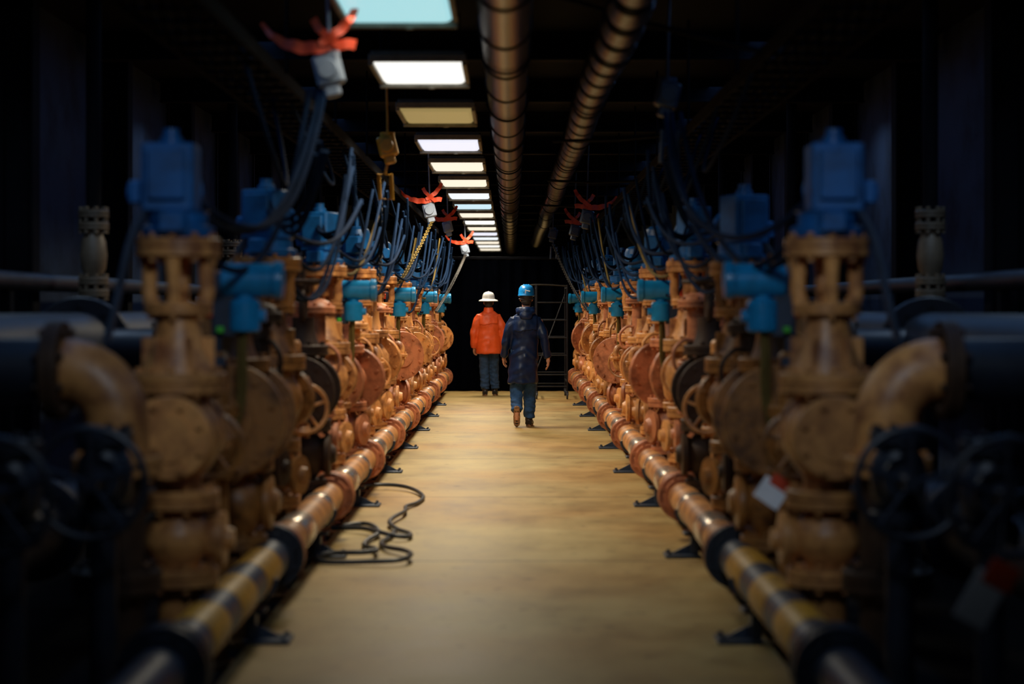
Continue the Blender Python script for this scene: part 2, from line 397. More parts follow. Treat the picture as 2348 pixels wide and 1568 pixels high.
def mk_elbow(side,P):
    L=[]
    def A(nm,mb,m,lb=None): L.append((nm,mb.mesh(nm,m,side),None,lb))
    pts=[(.22,0,1.34)]+[(.21-.21*math.sin(t*PI/20),0,1.13+.21*math.cos(t*PI/20)) for t in range(11)]+[(0,0,1.0)]
    mb=MB(); mb.tube(pts,.13,24); A('elbow',mb,P)
    mb=MB(); mb.lathe([(.2,LOW),(.2,LOW+.04),(.11,LOW+.05),(.11,.9)],n=20); A('lower_pipe',mb,DARKP,'dark lower pipe')
    mb=MB(); mb.tube([(.26,0,1.34),(.6,0,1.34)],.13,20); A('run_pipe',mb,DKIRON,'dark pipe run')
    mb=MB(); mb.flange((.24,0,1.34),'x',.2,.07,8); A('flange',mb,DARKP,'dark bolted flange')
    mb=MB(); mb.flange((0,0,.96),'z',.18,.08,8); A('flange',mb,P)
    mb=MB(); mb.flange((0,0,.5),'z',.18,.09,8); A('flange',mb,DARKP)
    return L
def mk_gate(side,P,W=None,R=.15,top=True):
    L=[]
    W=W or P
    def A(nm,mb,m): L.append((nm,mb.mesh(nm,m,side),None,None))
    mb=MB(); mb.lathe([(.1,LOW),(.1,LOW+.02),(.05,LOW+.03),(.05,.8)],n=16)
    if top: mb.lathe([(.05,1.12),(.05,1.36),(.035,1.38)],n=16)
    A('riser_pipe',mb,P)
    for z in (.8,1.1):
        mb=MB(); mb.flange((0,0,z),'z',.11,.05,6); A('flange',mb,P)
    mb=MB(); mb.lathe([(.06,.82),(.1,.88),(.11,.95),(.1,1.02),(.06,1.08)],n=20); mb.lathe([(.08,-.12),(.085,-.1),(.06,-.08),(.06,0)],(0,0,.95),'y',18); mb.lathe([(.03,-.24),(.04,-.12)],(0,0,.95),'y',12); A('valve_body',mb,P)
    mb=MB(); mb.torus((0,-.25,.95),R,.014,'y'); mb.lathe([(.03,-.27),(.03,-.23)],(0,0,.95),'y',12)
    for i in range(5):
        a=2*PI*i/5+.3; mb.tube([(0,-.25,.95),(R*math.cos(a),-.25,.95+R*math.sin(a))],.01,6)
    A('handwheel',mb,W)
    return L
def mk_transmitter(side):
    L=[]
    mb=MB(); mb.lathe([(.07,-.14),(.08,-.13),(.08,.10),(.07,.11)],(0,0,1.72),'x',24); mb.lathe([(.04,1.62),(.04,1.67)],n=14)
    L.append(('housing',mb.mesh('housing',BLUE2,side),None,None))
    mb=MB(); mb.lathe([(.06,-.185),(.088,-.18),(.09,-.17),(.09,-.14),(.08,-.135)],(0,0,1.72),'x',24); L.append(('end_cap',mb.mesh('end_cap',BLUE2,side),0,None))
    mb=MB(); mb.lathe([(.055,1.47),(.072,1.48),(.075,1.5),(.075,1.61),(.06,1.63)],n=22); mb.lathe([(.03,-.1),(.03,0)],(0,0,1.55),'x',12); L.append(('sensor_body',mb.mesh('sensor_body',BLUE2,side),None,None))
    mb=MB(); mb.rbox((.1,0,1.6),(.12,.05,.3),.01); mb.tube([(.13,0,1.5),(.13,0,1.3)],.022,10); mb.rbox((.13,0,1.33),(.09,.12,.05),.01); L.append(('bracket',mb.mesh('bracket',GREYB,side),None,None))
    for z,w,yy in ((1.7,.05,-.04),(1.57,.04,-.05)):
        mb=MB(); mb.rbox((.165,yy,z),(.03,w,.06),.006); L.append(('tag',mb.mesh('tag',RED,side),None,'small red tag'))
    mb=MB(); mb.rbox((.11,-.06,1.485),(.035,.03,.03),.006); L.append(('tag',mb.mesh('tag',GREEN,side),None,'small green tag'))
    mb=MB(); mb.tube(bez((0,0,1.48),(0.02,-.02,1.3),(-.03,.02,1.2),(.06,.0,.98)),.014,8); mb.tube(bez((.02,.02,1.48),(0.05,.02,1.3),(.0,.04,1.15),(.08,.02,.99)),.012,8)
    L.append(('signal_cable',mb.mesh('signal_cable',CABLEY,side),None,'yellow-green signal cable'))
    return L

def ribbon(mb,pts,w,t=.006,nrm=(0,-1,0)):
    P=[Vector(p) for p in pts]; N=Vector(nrm); vs=[];fs=[]
    for i,p in enumerate(P):
        T=(P[min(i+1,len(P)-1)]-P[max(i-1,0)]).normalized(); W=T.cross(N).normalized(); ww=w[i] if isinstance(w,list) else w
        for a,b in ((1,1),(1,-1),(-1,-1),(-1,1)): vs.append(p+W*ww/2*a+N*t/2*b)
    for i in range(len(P)-1):
        for j in range(4): fs.append((i*4+j,i*4+(j+1)%4,i*4+4+(j+1)%4,i*4+4+j))
    fs.append((0,1,2,3)); e=(len(P)-1)*4; fs.append((e,e+1,e+2,e+3)); mb.add(vs,fs)
def mk_connector(side,housing,strap):
    L=[]
    M=Matrix.Rotation(math.radians(14),3,'Y')
    mb=MB(); mb.rbox((0.0,0,-.13),(.15,.12,.17),.02,M); mb.lathe([(.05,-.04),(.06,-.05),(.06,-.02)],(0,0,0),'z',14)
    mb.lathe([(.05,-.085),(.055,-.07),(.055,-.055)],(0,0,-.13),'y',18); mb.rbox((-.02,0,-.24),(.09,.08,.07),.015,M); mb.tube([(0,0,-.03),(0,0,.1),(0.02,0,.74)],.009,6)
    L.append(('connector_housing',mb.mesh('connector_housing',housing,side),None,None))
    if strap:
        mb=MB()
        def cr(pts): return [(p[0],p[1]+.010*math.sin(i*1.3),p[2]+.004*math.sin(i*1.7)) for i,p in enumerate(pts)]
        ribbon(mb,cr(bez((.36,-.03,.12),(.27,-.05,-.02),(.12,-.06,-.03),(0,-.07,-.01),16)),[.02+.045*min(1,i/9) for i in range(17)],.01)
        ribbon(mb,cr(bez((0,-.07,-.01),(-.05,-.07,.0),(-.1,-.07,.0),(-.15,-.07,.0),6)),.055,.01)
        ribbon(mb,cr(bez((.08,-.04,.14),(.05,-.06,.08),(-.0,-.075,.03),(-.08,-.08,-.02),10)),.042,.01)
        ribbon(mb,cr(bez((-.15,-.05,.20),(-.12,-.08,.12),(-.06,-.09,.05),(.04,-.09,-.0),12)),[.035+.016*math.sin(i*.25) for i in range(13)],.01)
        L.append(('strap',mb.mesh('strap',strap,side),0,'crossed red straps'))
    else:
        mb=MB()
        pts=[(.07,0,-.36),(-.03,0,-.36),(-.04,0,-.56),(.06,0,-.56)]
        mb.tube(pts,.018,8,closed=True); mb.tube([(0,0,-.27),(.02,0,-.36)],.012,6); L.append(('handle',mb.mesh('handle',housing,side),0,None))
    return L

ACT={};MAN={};BIG={};ELB={};GAT={};TRA={};CHK={}
for s in (-1,1):
    ACT[s,0]=mk_actuated(s,TAN); ACT[s,1]=mk_actuated(s,DARKP); ACT[s,2]=mk_actuated(s,TAN,BLUE,1); ACT[s,3]=mk_actuated(s,OCH)
    MAN[s,0]=mk_manual(s,RUST,1.2); MAN[s,1]=mk_manual(s,OCH,1.2); MAN[s,2]=mk_manual(s,TAN); MAN[s,3]=mk_manual(s,DARKP)
    BIG[s,0]=mk_bigflange(s,RUST); BIG[s,1]=mk_bigflange(s,OCH)
    CHK[s,0]=mk_check(s,TAN); CHK[s,1]=mk_check(s,RUST,1.62); CHK[s,2]=mk_check(s,DARKP)
    ELB[s]=mk_elbow(s,TAN); GAT[s,0]=mk_gate(s,TAN); GAT[s,1]=mk_gate(s,OCH); GAT[s,2]=mk_gate(s,DKIRON,DKIRON,.2,False); TRA[s]=mk_transmitter(s)

def mk_spool(side,near):
    L=[]
    mb=MB(); mb.lathe([(.1,-1.56),(.1,1.56)],axis='y',n=28); L.append(('pipe',mb.mesh('pipe',TAN if not near else GREYB,side),None,None))
    for y in (-1.555,1.555):
        mb=MB(); mb.flange((0,y,0),'y',.165,.05,8); mb.lathe([(.125,-.05),(.135,-.02),(.135,.02),(.125,.05)],(0,y,0),'y',28); L.append(('flange',mb.mesh('flange',DKIRON if near else RUST,side),None,None))
    if near==1:
        for i,(y,hw) in enumerate(((-.85,.22),(-.05,.24),(.85,.28))):
            mb=MB(); mb.lathe([(.102,-hw),(.1035,-hw+.01),(.1035,hw-.01),(.102,hw)],(0,y,0),'y',28); L.append(('painted_band',mb.mesh('painted_band',YEL,side),0,'yellow painted band'))
    elif near==0:
        mb=MB(); mb.lathe([(.104,-.22),(.108,-.21),(.108,.21),(.104,.22)],(0,-.6,0),'y',28); L.append(('steel_sleeve',mb.mesh('steel_sleeve',STEEL,side),0,'bare shiny steel sleeve'))
        mb=MB(); mb.lathe([(.101,-.09),(.106,-.08),(.106,.08),(.101,.09)],(0,.7,0),'y',28); L.append(('steel_sleeve',mb.mesh('steel_sleeve',STEEL,side),0,'bare shiny steel sleeve'))
    return L
SPO={(s,n):mk_spool(s,n) for s in (-1,1) for n in (0,1,2)}
def mk_support(side):
    L=[]
    mb=MB(); mb.rbox((-.02,0,.010),(.22,.20,.02),.005)
    for y in (-.07,.07): mb.lathe([(.012,0),(.012,.018)],(-.10,y,.02),'z',6)
    L.append(('base_plate',mb.mesh('base_plate',GREYB,side),None,None))
    mb=MB(); mb.rbox((.06,0,.08),(.05,.12,.12),.006)
    mb.add([(-.09,-.006,.02),(.05,-.006,.02),(.05,-.006,.09),(-.09,.006,.02),(.05,.006,.02),(.05,.006,.09)],[(0,1,2),(5,4,3),(0,3,4,1),(1,4,5,2),(2,5,3,0)])
    mb.rbox((.06,0,.15),(.14,.14,.02),.005)
    L.append(('stanchion',mb.mesh('stanchion',GREYB,side),None,None))
    mb=MB(); pts=[(.06+.115*math.cos(a),0,.3+.115*math.sin(a)) for a in [PI+ i*PI/12 for i in range(13)]]
    mb.tube(pts,.013,8)
    L.append(('saddle',mb.mesh('saddle',GREYB,side),None,None))
    return L
SUP={s:mk_support(s) for s in (-1,1)}

def X(s,x): return s*(x+(.04 if s<0 else -.04))
R5=random.Random(11)
for s in (-1,1):
    for k in range(-1,9):
        Y0=8.35+3.2*k
        if k>=0:
            va=3 if k==1 else (0 if k in (0,2,5,7) else 2)
            place('actuated_valve',ACT[s,va],(X(s,1.38),Y0,0),
              ['tan orange','dark brown','tan orange ribbed','dark ochre'][va]+' valve stack topped by a blue motor actuator','valve','actuated valves beside the walkway',
              rot=s*R5.choice([0,.15,-.2,.35]) if k else 0,sc=(1,1,1+(R5.random()-.5)*.05) if k else None)
            v=[1,3,0,2,0,2,2,0,2][k]
            place('manual_valve',MAN[s,v],(X(s,1.36),Y0+1.62,0),
              ['salmon rust','dark ochre','tan orange','dark brown'][v]+' flanged valve stack with a flat handwheel','valve','manual valves beside the walkway',
              rot=s*R5.choice([0,.3,-.5,1.2]) if k>1 else 0,sc=(1,1,1+(R5.random()-.5)*.12) if k>1 else None)
            place('elbow_pipe',ELB[s],(X(s,1.54 if k==0 else 1.68),Y0-.5,0),'smooth tan pipe elbow bending down to the floor','pipe','elbow pipes behind the valves')
            place('gate_valve',GAT[s,1 if k==0 else 0],(X(s,1.36),Y0+1.0,0),'small '+('dark ochre' if k==0 else 'tan')+' gate valve with a spoked handwheel','valve','small gate valves',
              rot=s*R5.choice([0,.4,-.4]) if k else 0)
            cv=2 if k==0 else (1 if k%2 else 0)
            place('check_valve',CHK[s,cv],(X(s,1.35),Y0+2.4,0),['tan','salmon rust','dark brown'][cv]+' slim flanged check valve column with round cover','valve','slim check valves',
              rot=s*R5.choice([0,.3,-.4]),sc=(1,1,1+(R5.random()-.5)*.1))
            if k>=2:
                place('check_valve',CHK[s,1-cv],(X(s,1.40),Y0+.52,0),['tan','salmon rust'][1-cv]+' slim flanged check valve column with round cover','valve','slim check valves',
                  rot=s*R5.choice([0,.3,-.4]),sc=(.95,.95,.9+R5.random()*.1))
        if k>=1:
            b=1 if k==1 else 0
            place('flanged_tee',BIG[s,b],(X(s,1.70),Y0+.66,0),'large '+('dark ochre' if b else 'salmon rust')+' round bolted flange on a standing pipe tee','pipe flange','large flanged tees')
        if k in (0,2,4,6,8):
            place('transmitter',TRA[s],(X(s,1.23),Y0+.99,0),'bright blue cylindrical flow transmitter with red and green tags','transmitter','blue transmitters')
    place('gate_valve',GAT[s,2],(X(s,1.50),7.42,0),'dark iron gate valve with a large spoked handwheel','valve','small gate valves')
    place('gate_valve',GAT[s,2],(X(s,1.72),6.9,0),'dark iron gate valve with a large spoked handwheel','valve','small gate valves')
    for k in range(-1,9):
        yc=8.6+3.2*k
        near=2 if k==-1 else (1 if k==0 else 0)
        place('header_pipe',SPO[s,near],(X(s,1.2),yc,.3),'low flanged pipe spool '+['in tan paint with a shiny steel sleeve','with wide yellow and dark bands','in dark blue-grey paint'][near],'pipe','pipe spools along the walkway')
    for k in range(-1,8):
        place('pipe_support',SUP[s],(X(s,1.14),9.35+3.15*k,0),'dark steel pipe support plate with gusset bolted to the floor','pipe support','pipe supports on the walkway edge')

for s in (-1,1):
    for (x,z,r,m,lb,ys) in ((2.42,1.36,.2,DKIRON,'dark blue-grey horizontal header pipe behind the valves',7),(2.2,.55,.17,DKIRON,'dark low header pipe behind the valves',5),
                       (3.02,1.75,.06,DKIRON,'dark thin pipe running along the wall',6)):
        L=[]; mb=MB(); mb.lathe([(r,ys),(r,36.3)],axis='y',n=24); L.append(('pipe',mb.mesh('pipe',m,s),None,None))
        if r>.1:
            for i in range(9):
                mb=MB(); mb.flange((0,0,0),'y',r*1.45,.08,10); L.append(('flange',mb.mesh('flange',m,s),None,None,(0,ys+1.0+3.2*i,0)))
        for i in range(6):
            mb=MB(); mb.rbox((0,0,(LOW-z-r)/2),(.06,.1,z-LOW-r),.006); L.append(('stand',mb.mesh('stand',BEAM,s),None,'dark stand',(0,ys+.3+5.6*i,0)))
        place('rear_pipe',L,(X(s,x),0,z),lb,'pipe','rear pipes along the wall')
    mbc=MB(); 
    mbc.rbox((0,0,1.8),(.02,.2,3.8),.004); mbc.rbox((-.1,0,1.8),(.2,.02,3.8),.004); mbc.rbox((-.2,0,1.8),(.02,.2,3.8),.004)
    cm=mbc.mesh('steel_column',BEAM,s)
    for k in range(10):
        obj('steel_column',cm,(s*3.36,6.6+3.2*k,0),'dark steel column standing against the wall','column','wall columns')
    L=[]
    mb=MB(); mb.lathe([(.05,LOW),(.05,1.66)],n=18); L.append(('lower_pipe',mb.mesh('lower_pipe',BEAM,s),None,'black pipe section'))
    mb=MB(); mb.lathe([(.05,2.24),(.05,3.7)],n=18); L.append(('upper_pipe',mb.mesh('upper_pipe',BEAM,s),None,'black pipe section'))
    for z in (1.68,1.76,2.12,2.2):
        mb=MB(); mb.flange((0,0,z),'z',.10,.05,8); L.append(('flange',mb.mesh('flange',CREAM,s),None,None))
    mb=MB(); mb.lathe([(.05,1.78),(.08,1.84),(.09,1.93),(.08,2.02),(.05,2.1)],n=20); L.append(('valve_body',mb.mesh('valve_body',CREAM,s),None,None))
    for k in range(3):
        place('riser_pipe',L,(s*2.75,12.9+6.4*k,0),'cream painted flanged valve on a vertical black riser','pipe','cream riser pipes by the wall')
    mb=MB()
    for dx in (-.2,.2): mb.rbox((dx,22,0),(.02,28,.08),.003)
    for i in range(70): mb.rbox((0,8.4+i*.4,-.02),(.4,.04,.02),.003)
    for j in range(6): mb.tube([(-.15+.06*j,8+i*1.4,.01+.012*math.sin(i*1.7+j)) for i in range(21)],.018,6)
    obj('cable_tray',mb.mesh('cable_tray',BEAM,s),(s*1.55,0,2.95),'dark ladder cable tray carrying black cables','cable tray')
    for k in range(9):
        mb=MB()
        mb.tube([(0,0,0),(0,0,.78)],.01,6)
        obj('hanger_rod',mb.mesh('hanger_rod',BEAM,s),(s*1.33,8.4+3.2*k,2.97),'thin steel rod holding the cable tray','hanger rod','cable tray hanger rods')

mb=MB(); mb.rbox((0,0,0),(6.7,.14,.02),.004); mb.rbox((0,0,.1),(6.7,.02,.2),.004); mb.rbox((0,0,.2),(6.7,.14,.02),.004)
bm_=mb.mesh('ceiling_beam',BEAM)
for k in range(17): obj('ceiling_beam',bm_,(0,5.9+3.2*k,3.54),'dark steel beam across the ceiling','beam','ceiling beams')

# ---------------------------------------------------------------- ducts
def duct():
    L=[]; mb=MB(); mb.lathe([(.15,3),(.15,58)],axis='y',n=36); L.append(('duct_body',mb.mesh('duct_body',DUCT),None,None))
    mb=MB(); mb.lathe([(.151,-.03),(.162,-.02),(.162,.02),(.151,.03)],(0,0,0),'y',36); sm=mb.mesh('seam_band',DUCTD)
    for i in range(36): L.append(('seam_band',sm,0,'dark seam band',(0,4+i*1.5,0)))
    place('round_duct',L,(-.04,0,3.25),'round galvanised ventilation duct with dark seam bands','duct')
    fx=lambda y:(.62+.012*math.sin(y*.7),y,3.22+.015*math.sin(y*.98))
    path=[];rad=[];y=8.
    while y<50:
        for dy,r in ((0,.075),(.05,.112),(.22,.128),(.40,.128),(.55,.10),(.62,.072)):
            path.append(fx(y+dy)); rad.append(r)
        y+=.72
    mb=MB(); mb.tube(path,rad,24); obj('flexible_duct',mb.mesh('flexible_duct',FLEX,1,20),(0,0,0),'corrugated flexible metal ventilation duct','duct')
    mb=MB(); mb.torus((0,0,0),.165,.008,'y'); mb.tube([(0,0,.165),(0,0,.48)],.008,6); hm=mb.mesh('duct_hanger',BEAM)
    for k in range(12): obj('duct_hanger',hm,(-.04,6.2+3.2*k,3.25),'thin steel ring hanger around the round duct','hanger','duct hangers')
    mb=MB(); mb.torus((0,0,0),.135,.006,'y'); mb.tube([(0,0,.135),(0,0,.5)],.006,6); hm=mb.mesh('duct_hanger',BEAM)
    for k in range(10):
        obj('duct_hanger',hm,fx(9.0+3.2*k),'thin steel ring hanger around the flexible duct','hanger','duct hangers')
duct()
for i,(a,b) in enumerate([((.15,11.5,3.45),(1.36,10.5,2.95)),((.35,16.5,2.98),(1.36,15.,2.92)),((.4,22,3.0),(1.36,21,2.93)),((.35,27,2.98),(1.36,26,2.92))]):
    mb=MB(); c=Vector(a); mb.tube([(0,0,0),tuple((Vector(b)-c)/2-Vector((0,0,.02))),tuple(Vector(b)-c)],.014,8)
    obj('brace_rod',mb.mesh('brace_rod',BEAM),a,'dark slanted brace rod under the ducts','rod','brace rods')

# ---------------------------------------------------------------- ceiling lights
cols=[((.40,.78,.84),.9),((.95,.94,.88),1.2),((.44,.33,.12),.6),((.84,.86,1),1.0),((1,.90,.74),1.0),((1,.90,.72),1.0),((.88,.95,1),1.0),((.62,.88,1),.95)]
FP=mat('fixture_frame_paint',(.2,.19,.15),.6)
mb=MB()
for x in (-.31,.31): mb.rbox((x,0,.03),(.03,1.14,.07),.006)
mb.rbox((0,.57,.015),(.65,.04,.09),.006); mb.rbox((0,-.57,.045),(.65,.04,.05),.006)
mb.rbox((0,0,.08),(.62,1.12,.03),.006); mb.lathe([(.025,-.035),(.025,-.01)],(.05,.57,.0),'z',10)
FR=mb.mesh('fixture_frame',FP)
mb=MB(); mb.tube([(0,0,.08),(0,0,.5)],.008,6); HR=mb.mesh('hanger_rod',BEAM)
DM=[]
for i,(c,st) in enumerate(cols):
    mb=MB(); mb.rbox((0,0,.02),(.585,1.09,.05),.03)
    DM.append(mb.mesh('diffuser',mat('diffuser_glow_%d'%i,(.2,.2,.2),.5,emit=(c,st))))
LP={-2:.7,-1:1.0,0:8,1:44,2:56}
for i in range(-1,16):
    y=10.55+3.07*i
    ci=[0,1,2,3,4,5,6,7][i] if 0<=i<8 else ([4,1,5,3,6,4,1,5][i-8] if i>=8 else 2)
    place('ceiling_light',[('fixture_frame',FR,None,None),('diffuser',DM[ci],None,None)]+[('hanger_rod',HR,None,None,(a,b,0)) for a in (-.25,.25) for b in (-.45,.45)],(-.63,y,3.2),
      {0:'pale cyan',1:'bright white',2:'dim yellow',3:'cool white',4:'warm white',5:'warm white',6:'cool white',7:'pale cyan'}[ci]+' rectangular fluorescent ceiling light','ceiling light','ceiling lights along the aisle')
def area(name,loc,sx,sy,e,col,spread,aim=None):
    ld=bpy.data.lights.new(name,'AREA'); ld.shape='RECTANGLE'; ld.size=sx; ld.size_y=sy; ld.spread=math.radians(spread); ld.energy=e; ld.color=col
    lo=bpy.data.objects.new(name,ld); COL.objects.link(lo); lo.location=loc
    if aim: lo.rotation_euler=(Vector(aim)-Vector(loc)).to_track_quat('-Z','Y').to_euler()
for i in range(-2,16):
    area('fixture_and_fill_glow',(-.63 if i>=0 else 0,10.55+3.07*i,3.15),.5,1.0,LP.get(i,68),(1,.87,.66) if i>=0 else (.62,.8,1),150 if i>=0 else 180)  # negative entries are added cool fill, set apart from the fixture row
for s in (-1,1):
    area('near_side_fill',(s*.35,4.6,3.3),.5,.5,5.0,(.68,.83,1),70,(s*1.5,9.0,1.3))  # added cool fill aimed at the near valves, no lamp stands here
    area('blue_fill_strip',(s*2.0,21,3.68),.25,30,50,(.2,.45,1),180)  # long blue strips added over the rows as cool ambient fill
    for y,p in ((11.5,7),(18,4)):
        area('wall_riser_fill',(s*2.8,y,3.4),.5,.5,p,(.55,.75,1),150)  # added fill to brighten the risers by the wall, without a fixture

# ---------------------------------------------------------------- connectors + cables
CON={}
for s in (-1,1):
    CON[s,'red']=mk_connector(s,GREY if s<0 else GREYB,RED if s<0 else REDD); CON[s,'yel']=mk_connector(s,YEL,None); CON[s,'grey']=mk_connector(s,GREYB,None)
def con(s,kind,y,z=2.98,x=1.0):
    lb={'red':'grey hanging cable connector with crossed '+('red' if s<0 else 'dull red')+' straps','yel':'yellow hanging cable connector with handle','grey':'dark grey hanging cable connector'}[kind]
    place('cable_connector',CON[s,kind],(X(s,x),y,z),lb,'connector','hanging cable connectors')
con(-1,'red',10.6,3.0,.95); con(-1,'yel',15.9,3.02,.97); con(-1,'red',23.8,2.88,.96); con(-1,'red',30.8,2.96,.97); con(-1,'red',35.98,2.76,.82)
con(1,'grey',12.6,3.08,1.04); con(1,'red',23.8,2.8,.95); con(1,'red',29.4,2.85,.98); con(1,'grey',34.0,2.97,.75)
def cable(pts,r,m,lb):
    mb=MB(); o=pts[0]; mb.tube([(p[0]-o[0],p[1]-o[1],p[2]-o[2]) for p in pts],r,8)
    obj('cable',mb.mesh('cable',m),o,lb,'cable','hanging cables')
rr=random.Random(3)
for s in (-1,1):
    for k in range(0,9):
        Y0=8.35+3.2*k; yc=10.6 if k==0 else Y0+2.1
        if s==1 and k==0: yc=11.8
        hub=(X(s,.96+.08*rr.random()*(k>0)),yc,2.76)
        for j in range(4 if k else 3):
            zl=2.05-.12*j-(.25*rr.random()); xo=.035*j+.03*rr.random()
            zt=hub[2]-(.5*rr.random() if k else 0)
            pts=bez((hub[0]+s*xo,hub[1]+.02*j,zt),(hub[0]+s*(xo+.02+.1*rr.random()),hub[1]-.5,zl+.1),(X(s,1.08+.06*j),Y0+.7,zl-.1-.12*j*rr.random()),(X(s,1.32+.04*j),Y0+.16-.04*j,2.05-.01*j),24)
            m=CABLEY if (j==2 and k in (2,4,6)) else CABLE
            cable(pts,(.016 if k==0 else .011+.004*rr.random()),m,('ochre' if m is CABLEY else 'black')+' drooping power cable from overhead connector to actuator')
        # drooping arcs from the hub across to the next actuator and to the tray
        for q in range(5):
            a=rr.random(); c=rr.random()
            if q<4:
                ze=2.3-.12*a
                pts=bez((hub[0]+s*.02*q,yc,2.72-.45*c),(X(s,1.0+.12*c),yc+.25+.2*a,1.80+.35*c),(X(s,1.22+.18*a),yc+.7,1.75+.35*a),(X(s,1.36+.06*c),Y0+3.12,ze),22)
                cable(pts,.011+.004*c,CABLE,'black drooping cable slung between two actuators')
            else:
                pts=bez((X(s,1.4),yc-1.0*a,2.93),(X(s,1.15+.1*c),yc,2.0+.4*c),(X(s,1.25),yc+.8+c,1.9+.5*a),(X(s,1.5),yc+1.4+.8*c,2.93),20)
                cable(pts,.013,CABLE,'black looped cable hanging below the cable tray')
def chain(p0,p1,sag,m,lb,link=.05):
    P0=Vector(p0);P1=Vector(p1); n=int((P1-P0).length/(link*.72)); mb=MB()
    pts=[P0.lerp(P1,i/n)+Vector((0,0,-sag*4*(i/n)*(1-i/n))) for i in range(n+1)]
    for i in range(n):
        c=(pts[i]+pts[i+1])/2; t=(pts[i+1]-pts[i]).normalized(); q=t.to_track_quat('Z','Y').to_matrix()@Matrix.Rotation(PI/2*(i%2),3,'Z')
        ring=[c-P0+q@Vector((link*.28*math.cos(a),0,link*.5*math.sin(a))) for a in [2*PI*j/10 for j in range(10)]]
        mb.tube(ring,link*.1,5,closed=True)
    obj('chain',mb.mesh('chain',m),p0,lb,'chain','hanging chains')
chain((-.97,23.8,2.62),(-1.25,21.8,1.86),.03,CABLEY,'yellow hanging chain running down to a valve',.07)
chain((-1.35,20.5,2.93),(-1.32,19.6,1.86),.03,CHAINM,'dark hanging chain running down to a valve',.06)
chain((-.85,35.9,2.52),(-1.2,30.9,1.5),.05,CHAINM,'dark hanging chain running down to a valve',.08)
chain((.71,33.9,2.66),(1.2,30.8,1.5),.1,CHAINM,'dark hanging chain running down to a valve',.08)

# ---------------------------------------------------------------- hose on floor
def fp(px,py,z=.02):
    Y=4500*(1.6-z)/(py-700); return ((px-1174)*Y/4500,Y,z)
H=[(800,1124),(850,1118),(905,1118),(945,1124),(970,1138),(958,1152),(932,1163),(928,1178),(905,1192),(893,1203),(910,1214),(938,1222),(938,1232),(905,1234),(872,1228),(830,1217),(762,1213)]
H2=[(775,1212),(828,1207),(856,1213),(868,1226),(842,1240),(835,1251),(858,1260),(862,1270),(825,1275),(760,1274),(722,1280),(748,1288),(830,1290),(915,1290),(942,1280),(925,1268),(886,1257),(874,1245),(893,1232),(905,1222)]
for hh,z in ((H,.02),(H2,.021)):
    pts=catmull([fp(a,b,z) for a,b in hh],10)
    pts=[(p.x,p.y,z+.012*(1+math.sin(i*.1))) for i,p in enumerate(pts)]
    mb=MB(); o=pts[0]; mb.tube([(p[0]-o[0],p[1]-o[1],p[2]-o[2]) for p in pts],.016,10)
    obj('hose',mb.mesh('hose',HOSE),o,'dark rubber hose lying in loose loops on the concrete','hose','hoses on the floor')

# ---------------------------------------------------------------- scaffold
def scaffold():
    L=[]; AL=mat('scaffold_tube',(.012,.012,.016),.6,.2,spec=.3)
    for x in (0,.52):
        for y in (0,1.3):
            mb=MB(); mb.tube([(x,y,.12),(x,y,1.95)],.014,10); L.append(('upright',mb.mesh('upright',AL),None,None))
            mb=MB(); mb.lathe([(.05,-.015),(.06,-.012),(.06,.012),(.05,.015)],(x,y,.062),'x',18); mb.rbox((x,y,.1),(.045,.05,.07),.008); L.append(('caster',mb.mesh('caster',BLACKP),None,'black caster wheel'))
    for z in (.22,.42,.75,1.05,1.35,1.65):
        for y in (0,1.3):
            mb=MB(); mb.tube([(0,y,z),(.52,y,z)],.010,8); L.append(('rung',mb.mesh('rung',AL),None,None))
    for x in (0,.52):
        for z in (.3,1.9):
            mb=MB(); mb.tube([(x,0,z),(x,1.3,z)],.012,8); L.append(('rail',mb.mesh('rail',AL),None,None))
    mb=MB(); mb.tube([(0,0,.5),(.52,1.3,1.8)],.008,8); L.append(('brace',mb.mesh('brace',AL),None,None))
    mb=MB(); mb.tube(catmull([(.52,0,1.93),(.2,0,1.95),(-.06,0,1.95),(-.14,0,1.92),(-.15,0,1.86),(-.1,0,1.84)],5),.012,8); L.append(('guard_rail',mb.mesh('guard_rail',CHAINM),None,None))
    place('scaffold_tower',L,(.42,33.4,0),'small wheeled metal scaffold tower with ladder rungs','scaffold')
scaffold()

def tag(loc,rot,w,h,top):
    L=[]; M=Matrix.Rotation(rot,3,'Y')
    mb=MB(); mb.rbox((0,0,0),(w,.004,h),.001,M); L.append(('tag_card',mb.mesh('tag_card',WHT),None,'white card'))
    mb=MB(); mb.rbox(tuple(M@Vector((0.02,-.003,h*.55))),(w*.9,.006,h*.5),.002,M); L.append(('tag_clip',mb.mesh('tag_clip',RED),None,'red clip'))
    mb=MB(); mb.tube([tuple(M@Vector((0,0,h*.7))),top],.003,6); L.append(('string',mb.mesh('string',BLACKP),None,None))
    place('warning_tag',L,loc,'white and red warning tag hanging from a pipe','tag','warning tags')
tag((1.19,9.0,.74),.6,.13,.11,(.1,.1,.12))
tag((1.47,6.15,.68),.5,.11,.17,(.2,.5,.28))

